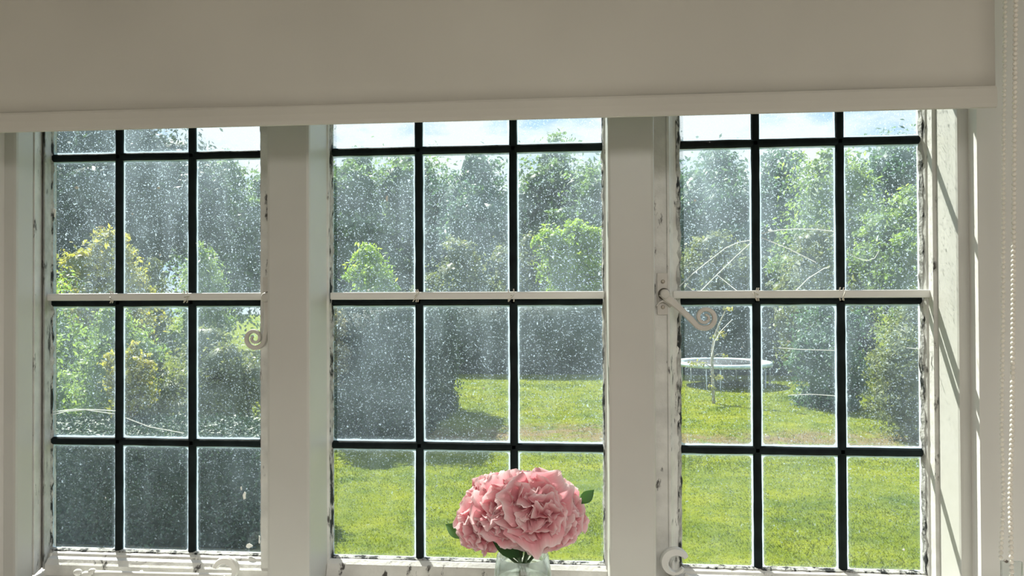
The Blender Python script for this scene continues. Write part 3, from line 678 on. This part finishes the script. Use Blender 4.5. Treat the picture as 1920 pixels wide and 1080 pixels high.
# ------------------------------------------------------------------ garden
def lawn_z(x, y):
    s = 1/(1+math.exp(-(y-BANK_Y)*1.8)); return GZ+.10*(s-.5)+.02*mnoise.noise(Vector((x*.5, y*.5, 0)))
def garden():
    vs = []; fs = []; ys = list(np.linspace(.35, 6, 12))+list(np.linspace(6.4, 40, 110))+list(np.linspace(42, 120, 14)); xs = np.linspace(-60, 45, 120)
    for y in ys:
        for x in xs: vs.append((x, y, lawn_z(x, y)))
    n = len(xs)
    for i in range(len(ys)-1):
        for j in range(n-1): a = i*n+j; fs.append((a, a+1, a+n+1, a+n))
    return mesh_obj('lawn', vs, fs, M['lawn'], None, (0, 15, GZ), True)
S(garden(), 'sunlit green lawn with a low dry bank running across it', 'lawn')
S(MB().box(-60, 45, .2, .4, GZ-.5, GZ-.02).build('trim_8', M['plaster']), 'masonry footing along the foot of the house wall', 'wall')
def np_mesh(name, V, Fc, mat, parent, loc, tint=None, smooth=False):
    me = bpy.data.meshes.new(name); V = np.asarray(V, dtype=np.float32)-np.array(loc, dtype=np.float32); Fc = np.asarray(Fc, dtype=np.int32); nf, k = Fc.shape
    me.vertices.add(len(V)); me.vertices.foreach_set('co', V.ravel()); me.loops.add(nf*k); me.loops.foreach_set('vertex_index', Fc.ravel())
    me.polygons.add(nf); me.polygons.foreach_set('loop_start', np.arange(0, nf*k, k, dtype=np.int32)); me.update(calc_edges=True)
    if tint is not None: a = me.attributes.new('tint', 'FLOAT', 'FACE'); a.data.foreach_set('value', np.asarray(tint, dtype=np.float32))
    me.materials.append(mat); me.validate()
    return put(bpy.data.objects.new(name, me), loc, parent)
def grass():
    n = 120000; u = RNG.random(n); y = 7.2*(34/7.2)**u; x0 = np.where(y < 13, -6, -9)*y/14; x = x0+(y*.66-x0)*RNG.random(n)
    z = GZ+.10*(1/(1+np.exp(-(y-BANK_Y)*1.8))-.5); s = .010+.0022*y; h = s*RNG.uniform(.5, 1.1, n); a = RNG.uniform(0, 6.28, n)
    dx, dy = np.cos(a), np.sin(a); w = h*.28; lean = RNG.uniform(-1.5, 1.5, (n, 2))*h[:, None]
    V = np.empty((n, 3, 3)); V[:, 0] = np.stack([x-dx*w, y-dy*w, z-.01], 1); V[:, 1] = np.stack([x+dx*w, y+dy*w, z-.01], 1); V[:, 2] = np.stack([x+lean[:, 0], y+lean[:, 1], z+h], 1)
    o = np_mesh('grass', V.reshape(-1, 3), np.arange(n*3).reshape(-1, 3), M['tuft'], None, (0, 12, GZ), RNG.random(n)); tag(o, 'short uneven grass blades standing over the whole lawn', 'grass', kind='stuff')
grass()

def unit(v): return v/np.linalg.norm(v, axis=-1, keepdims=True)
def leaves(pos, nrm, size, droop=0.0, slim=.45, rng=RNG):
    n = len(pos); d = unit(rng.normal(size=(n, 3))+np.array([0, 0, droop])); nn = unit(nrm*.8+rng.normal(size=(n, 3))*.8+np.array([0, 0, .25]))
    side = unit(np.cross(d, nn)); up = unit(np.cross(nn, side)); L_ = (size*rng.uniform(.6, 1.3, n))[:, None]; W = L_*slim
    V = np.empty((n, 4, 3)); V[:, 0] = pos-up*L_*.5; V[:, 1] = pos+side*W*.5+nn*W*.12; V[:, 2] = pos+up*L_*.5; V[:, 3] = pos-side*W*.5+nn*W*.12
    return V.reshape(-1, 3), np.arange(n*4).reshape(-1, 4)
def crown(blobs, n, size, tuft=.35, shell=(.72, 1.05), droop=0, slim=.45, rng=RNG, boxes=False, percl=26):
    """leaf positions in tufts over a set of ellipsoids (cx,cy,cz,rx,ry,rz) or boxes"""
    B = np.array(blobs, dtype=float); area = (B[:, 3]*B[:, 5]+B[:, 4]*B[:, 5]+B[:, 3]*B[:, 4]); pr = area/area.sum()
    m = max(8, n//percl); k = rng.choice(len(B), m, p=pr); d = unit(rng.normal(size=(m, 3)))
    if boxes:
        q = rng.uniform(-1, 1, (m, 3)); ax = rng.choice(3, m, p=[.30, .35, .35]); s = rng.choice([-1., 1.], m); s = np.where(ax == 2, 1, s)
        q[np.arange(m), ax] = s; d = np.zeros((m, 3)); d[np.arange(m), ax] = s; C = B[k, :3]+q*B[k, 3:]; R = tuft*np.ones(m)
    else:
        rr = rng.uniform(*shell, m)[:, None]*(1+.10*np.sin(d[:, :1]*7+k[:, None])+.08*np.cos(d[:, 2:]*9+k[:, None]*2)); C = B[k, :3]+d*B[k, 3:]*rr; R = tuft*np.cbrt(B[k, 3]*B[k, 4]*B[k, 5])
    idx = rng.choice(m, n); g = rng.normal(size=(n, 3)); g[:, 2] *= .75
    if boxes: g = g*(1-np.abs(d[idx])*.6)
    pos = C[idx]+g*R[idx][:, None]*.5; V, Fc = leaves(pos, d[idx], size, droop, slim, rng)
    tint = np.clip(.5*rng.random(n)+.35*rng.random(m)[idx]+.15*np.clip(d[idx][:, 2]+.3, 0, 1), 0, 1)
    keep = pos[:, 2] > GZ+.02; keep4 = Fc[keep]
    return V, keep4, tint[keep]
def core(blobs, boxes, f):
    """inner mass of twigs and leaves that stops one seeing through"""
    V = []; Fc = []
    for (cx, cy, cz, rx, ry, rz) in blobs:
        b = MB()
        if boxes: b.box(cx-rx*f, cx+rx*f, cy-ry*f, cy+ry*f, max(GZ, cz-rz), cz+rz*f)
        else: b.sphere((0, 0, 0), 1, 14, 9)
        n = len(V)
        for v in b.v:
            if boxes: V.append(v); continue
            k = f*(1+.16*mnoise.noise(Vector(v)*2.3+Vector((cx, cy, cz)))); V.append((cx+v[0]*rx*k, cy+v[1]*ry*k, max(GZ-.02, cz+v[2]*rz*k)))
        Fc += [tuple(i+n for i in q) for q in b.f]
    return V, Fc
def plant(name, label, cat, base, blobs, n, size, mat, trunk=None, group=None, boxes=False, corefac=.78, **kw):
    rng = np.random.default_rng(len(label)*31+int(abs(base[0])*100)); root = empty(name, base); tag(root, label, cat, group)
    V, Fc, t = crown(blobs, n, size, rng=rng, boxes=boxes, **kw)
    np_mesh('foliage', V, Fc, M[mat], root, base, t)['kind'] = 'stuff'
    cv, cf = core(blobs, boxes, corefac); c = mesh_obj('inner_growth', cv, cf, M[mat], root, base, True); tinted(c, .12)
    if trunk:
        r0, top = trunk; b = MB(); bx, by, bz = base
        pts = [(bx+.12*r0*math.sin(i), by, bz-.05+(top-bz)*i/6) for i in range(7)]; b.tube(pts, [r0*(1.25-.13*i) for i in range(7)], 9)
        rr = random.Random(n)
        for i, bl in enumerate(blobs[:7]):
            s = pts[rr.choice((3, 4, 5))]; b.tube([s, (Vector(s)+Vector(bl[:3]))/2+Vector((0, 0, .1)), bl[:3]], [r0*.45, r0*.3, r0*.12], 6)
        b.build('trunk', M['bark'], root, base, True)
    return root
def gp(px, Y): v = at(px, 555, Y); return v.x
def zt(py, Y, px=960): return at(px, py, Y).z
def tree(name, label, px, Y, topy, halfpx, mat, n=9000, leaf=.30, seed=0, low=0.25, cat='tree', trunk=True, group=None, nb=9, wide=False, tuft=.34, **kw):
    r = random.Random(seed+px); x = gp(px, Y); Y = Y-D; h = zt(topy, Y, px)-GZ; w = halfpx*(Y+D)/F*1.03; blobs = []
    zc = GZ+h*(.5+low/2); rz = h*(1-low)/2; blobs.append((x, Y, zc, w*(.95 if wide else .72), w*(.8 if wide else .72), rz*(.90 if wide else .80)))
    for i in range(nb):
        a = r.uniform(0, 6.28); t = r.uniform(-.75, .72); rr = w*(.85 if wide else .60)*math.sqrt(max(.1, 1-t*t)); s = r.uniform(.30, .46)
        blobs.append((x+rr*math.cos(a), Y+rr*math.sin(a), zc+t*rz*.85, w*s, w*s, min(rz*.5, w*s*r.uniform(.75, 1.05))))
    blobs.append((x+r.uniform(-.2, .2)*w, Y, zc+rz*.70, w*.36, w*.36, rz*.28))
    return plant(name, label, cat, (x, Y, GZ), blobs, n, leaf, mat, (max(.05, h*.018), zc+rz*.4) if trunk else None, group, tuft=tuft, **kw)
G1 = 'woodland trees beyond the back hedge'
# far woodland
tree('broadleaf_tree', 'tall dull green tree seen through the upper left pane of the middle light', 665, 46, 272, 100, 'lf_wood', 11000, .36, 1, .05, nb=13, wide=True)
tree('broadleaf_tree', 'tall grey-green tree directly above the first glazing bar of the middle light', 790, 50, 268, 95, 'lf_wood', 11000, .38, 2, .05, nb=13, wide=True)
tree('broadleaf_tree', 'dark blue-green tree in the centre of the middle light above the hedge', 890, 47, 270, 90, 'lf_teal', 11000, .36, 3, .05, nb=13, wide=True)
tree('broadleaf_tree', 'tallest woodland tree breaking the skyline right of centre in the middle light', 1035, 50, 250, 85, 'lf_wood', 11000, .38, 4, .05, nb=13, wide=True)
tree('broadleaf_tree', 'green tree beside the right mullion in the middle light', 1125, 45, 285, 80, 'lf_wood', 9000, .36, 5, .05, nb=13, wide=True)
tree('broadleaf_tree', 'woodland tree hidden mostly behind the right mullion', 1215, 48, 275, 85, 'lf_teal', 8000, .38, 6, .05, nb=13, wide=True)
tree('broadleaf_tree', 'blue-green tree in the top left pane of the right casement', 1325, 46, 268, 95, 'lf_teal', 12000, .36, 7, .05, nb=13, wide=True)
tree('broadleaf_tree', 'dark blue-green tree between the two glazing bars of the right casement', 1440, 44, 268, 85, 'lf_teal', 11000, .36, 8, .05, nb=13, wide=True)
tree('broadleaf_tree', 'light green tree leaning over the middle pane of the right casement', 1540, 31, 266, 82, 'lf_light', 14000, .24, 9, .1, nb=13, wide=True)
tree('broadleaf_tree', 'tall blue-green tree at the back right behind the sunlit one', 1680, 40, 240, 120, 'lf_teal', 12000, .32, 10, .05, nb=13, wide=True)
tree('broadleaf_tree', 'sunlit yellow-green tree at the right edge of the right casement', 1700, 27, 345, 95, 'lf_light', 14000, .20, 11, .15, nb=13, wide=True)
tree('broadleaf_tree', 'mid green tree with its top against the sky in the left casement', 440, 40, 285, 90, 'lf_wood', 12000, .32, 12, .05, nb=13, wide=True)
tree('broadleaf_tree', 'woodland tree mostly hidden behind the left mullion', 560, 44, 272, 85, 'lf_wood', 8000, .34, 13, .05, nb=13, wide=True)
tree('broadleaf_tree', 'large dark tree filling the top of the left casement', 235, 27, 120, 190, 'lf_dark', 22000, .22, 14, .1, nb=14, wide=True)
tree('broadleaf_tree', 'dark tree at the far left edge behind the yellow shrub', 30, 25, 180, 130, 'lf_dark', 9000, .24, 15, .1, nb=13, wide=True)
# middle distance
tree('leafy_shrub', 'yellow-leaved shrub behind the first glazing bar of the left casement', 262, 16.5, 418, 100, 'lf_yellow', 13000, .13, 20, 0, cat='shrub', trunk=False)
tree('leafy_shrub', 'golden-green shrub in the lower left of the upper left panes', 140, 14.5, 462, 125, 'lf_lime', 13000, .12, 21, 0, cat='shrub', trunk=False)
tree('feathery_conifer', 'feathery grey-green conifer beside the left mullion', 425, 18, 450, 62, 'lf_light', 10000, .14, 22, 0, cat='shrub', trunk=False, droop=1.6, slim=.22)
tree('feathery_conifer', 'small green conifer between the yellow shrub and the feathery one', 335, 18.5, 472, 45, 'lf_olive', 6000, .14, 23, 0, cat='shrub', trunk=False, droop=1.4, slim=.25)
tree('leafy_shrub', 'bright lime green shrub in the middle light left of the first glazing bar', 717, 22, 452, 62, 'lf_lime', 9000, .16, 24, 0, cat='shrub', trunk=False)
tree('leafy_shrub', 'grey-green shrub rising above the back hedge in the middle light', 862, 33, 440, 85, 'lf_olive', 10000, .20, 25, 0, cat='shrub', trunk=False)
tree('leafy_shrub', 'yellow-topped shrub above the back hedge beside the right mullion', 1070, 33, 408, 72, 'lf_lime', 9000, .22, 26, .3, cat='shrub', trunk=True)
tree('leafy_shrub', 'olive shrub between the grey-green and yellow-topped shrubs', 985, 35, 430, 65, 'lf_olive', 8000, .22, 27, 0, cat='shrub', trunk=False)
tree('leafy_shrub', 'olive shrub under the cobweb arch in the right casement', 1335, 33, 430, 95, 'lf_olive', 10000, .22, 28, 0, cat='shrub', trunk=False)
tree('leafy_shrub', 'green shrub with buff tips behind the middle pane of the right casement', 1500, 26, 422, 80, 'lf_olive', 11000, .17, 29, 0, cat='shrub', trunk=False)
tree('leafy_shrub', 'dense green shrub in the right casement with its foot on the lawn', 1525, 20.5, 545, 72, 'lf_teal', 13000, .11, 30, -.15, cat='shrub', trunk=False)
tree('leafy_shrub', 'brownish shrub filling the lower right panes of the right casement', 1668, 16.6, 535, 88, 'lf_olive', 14000, .10, 31, -.15, cat='shrub', trunk=False)
tree('leafy_shrub', 'buff-tipped shrub against the right stile of the right casement', 1740, 16.0, 545, 70, 'lf_buff', 9000, .10, 32, -.1, cat='shrub', trunk=False)
# hedges
def hedge(label, px0, px1, Y0, Y1, topy, mat, n, leaf, tuft=.28):
    Y0 -= D; Y1 -= D; x0, x1 = gp(px0, Y0), gp(px1, Y0); z1 = zt(topy, Y0); hh = (z1-GZ)/2
    return plant('clipped_hedge', label, 'hedge', ((x0+x1)/2, Y0, GZ), [((x0+x1)/2, (Y0+Y1)/2, GZ+hh, (x1-x0)/2, (Y1-Y0)/2, hh)], n, leaf, mat, boxes=True, corefac=.93, tuft=tuft)
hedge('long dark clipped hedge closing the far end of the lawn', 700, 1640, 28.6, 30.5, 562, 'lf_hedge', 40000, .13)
hedge('big dark clipped hedge block in the left panes of the middle light', 590, 790, 15.4, 20.0, 575, 'lf_hedge', 36000, .075, .22)
tree('leafy_shrub', 'pale buff shrub growing over the left of the dark hedge block', 655, 15.2, 568, 42, 'lf_buff', 7000, .07, 33, .35, cat='shrub', trunk=True, corefac=.5)
tree('leafy_shrub', 'small buff shrub at the far right corner of the dark hedge block', 806, 20.6, 700, 14, 'lf_buff', 900, .08, 34, 0, cat='shrub', trunk=False)
# border seen through the left casement
tree('leafy_shrub', 'sunlit green shrub in the lower middle panes of the left casement', 300, 11.5, 560, 95, 'lf_light', 15000, .085, 40, -.1, cat='shrub', trunk=False)
tree('leafy_shrub', 'green shrub at the left edge of the lower panes of the left casement', 150, 11.8, 572, 85, 'lf_light', 12000, .085, 41, -.1, cat='shrub', trunk=False)
tree('leafy_shrub', 'olive and yellow shrub beside the left mullion in the left casement', 468, 12.0, 600, 125, 'lf_olive', 14000, .08, 42, -.25, cat='shrub', trunk=False)
tree('leafy_shrub', 'low yellow-leaved shrub between the two glazing bars of the left casement', 335, 10.4, 640, 55, 'lf_yellow', 3000, .075, 43, .5, cat='shrub', trunk=True, corefac=.5)
hedge('low dark hedge across the bottom panes of the left casement', -60, 486, 8.75, 10.5, 838, 'lf_hedge', 30000, .065, .16)

# sapling
ys = 4290/(757-555)-D; xs_ = gp(1338, ys)
sap = empty('young_tree', (xs_, ys, GZ)); tag(sap, 'thin young tree on the lawn in front of the trampoline', 'tree')
b = MB(); b.tube([tuple(at(x, y, ys)) for x, y in ((1338, 760), (1337, 720), (1335, 680), (1336, 655), (1341, 628), (1352, 600), (1364, 575))], [.045, .042, .04, .036, .03, .022, .012], 8)
b.tube([tuple(at(x, y, ys)) for x, y in ((1335, 672), (1345, 664), (1357, 662))], [.018, .014, .008], 6); b.tube([tuple(at(x, y, ys)) for x, y in ((1336, 690), (1322, 682), (1308, 684))], [.018, .014, .008], 6)
b.build('trunk', M['palebark'], sap, (xs_, ys, GZ), True)
bl = []
for x, y, r in ((1345, 628, .16), (1318, 684, .16), (1300, 684, .12), (1350, 668, .12), (1345, 708, .12), (1364, 580, .12), (1338, 726, .10)):
    q = at(x, y, ys); bl.append((q.x, q.y, q.z, r, r, r*.7))
V, Fc, t = crown(bl, 420, .085, tuft=.7); np_mesh('foliage', V, Fc, M['lf_yellow'], sap, (xs_, ys, GZ), t)['kind'] = 'stuff'
# trampoline
yt = 25.7-D; xt = gp(1353, yt); R = 1.54; zt_ = GZ+.76
tr = empty('trampoline', (xt, yt, GZ)); tag(tr, 'round garden trampoline with pale blue-grey padding standing on the lawn', 'trampoline')
ring = [(xt+R*math.cos(a), yt+R*math.sin(a), zt_) for a in [2*math.pi*i/48 for i in range(49)]]
MB().tube(ring, .03, 8).build('frame_ring', M['galv'], tr, (xt, yt, zt_), True)
MB().lathe((xt, yt, zt_), [(R-.34, .02), (R-.34, .045), (R+.03, .06), (R+.06, .01), (R+.05, -.06), (R, -.02)], 48, True).build('safety_pad', M['pad'], tr, (xt, yt, zt_), True)
MB().lathe((xt, yt, zt_), [(1e-4, .0), (R-.32, .02), (R-.32, .03), (1e-4, .012)], 48).build('jumping_mat', M['net'], tr, (xt, yt, zt_), True)
for k in range(6):
    a = math.radians(10+60*k); a1, a2 = a-.14, a+.14
    f = lambda a_, z: (xt+(R+.01)*math.cos(a_), yt+(R+.01)*math.sin(a_), z)
    MB().tube([f(a1, zt_), f(a1, GZ+.05), f(a1+.03, GZ+.02), f(a2-.03, GZ+.02), f(a2, GZ+.05), f(a2, zt_)], .024, 8).build('leg', M['galv'], tr, f(a, GZ), True)
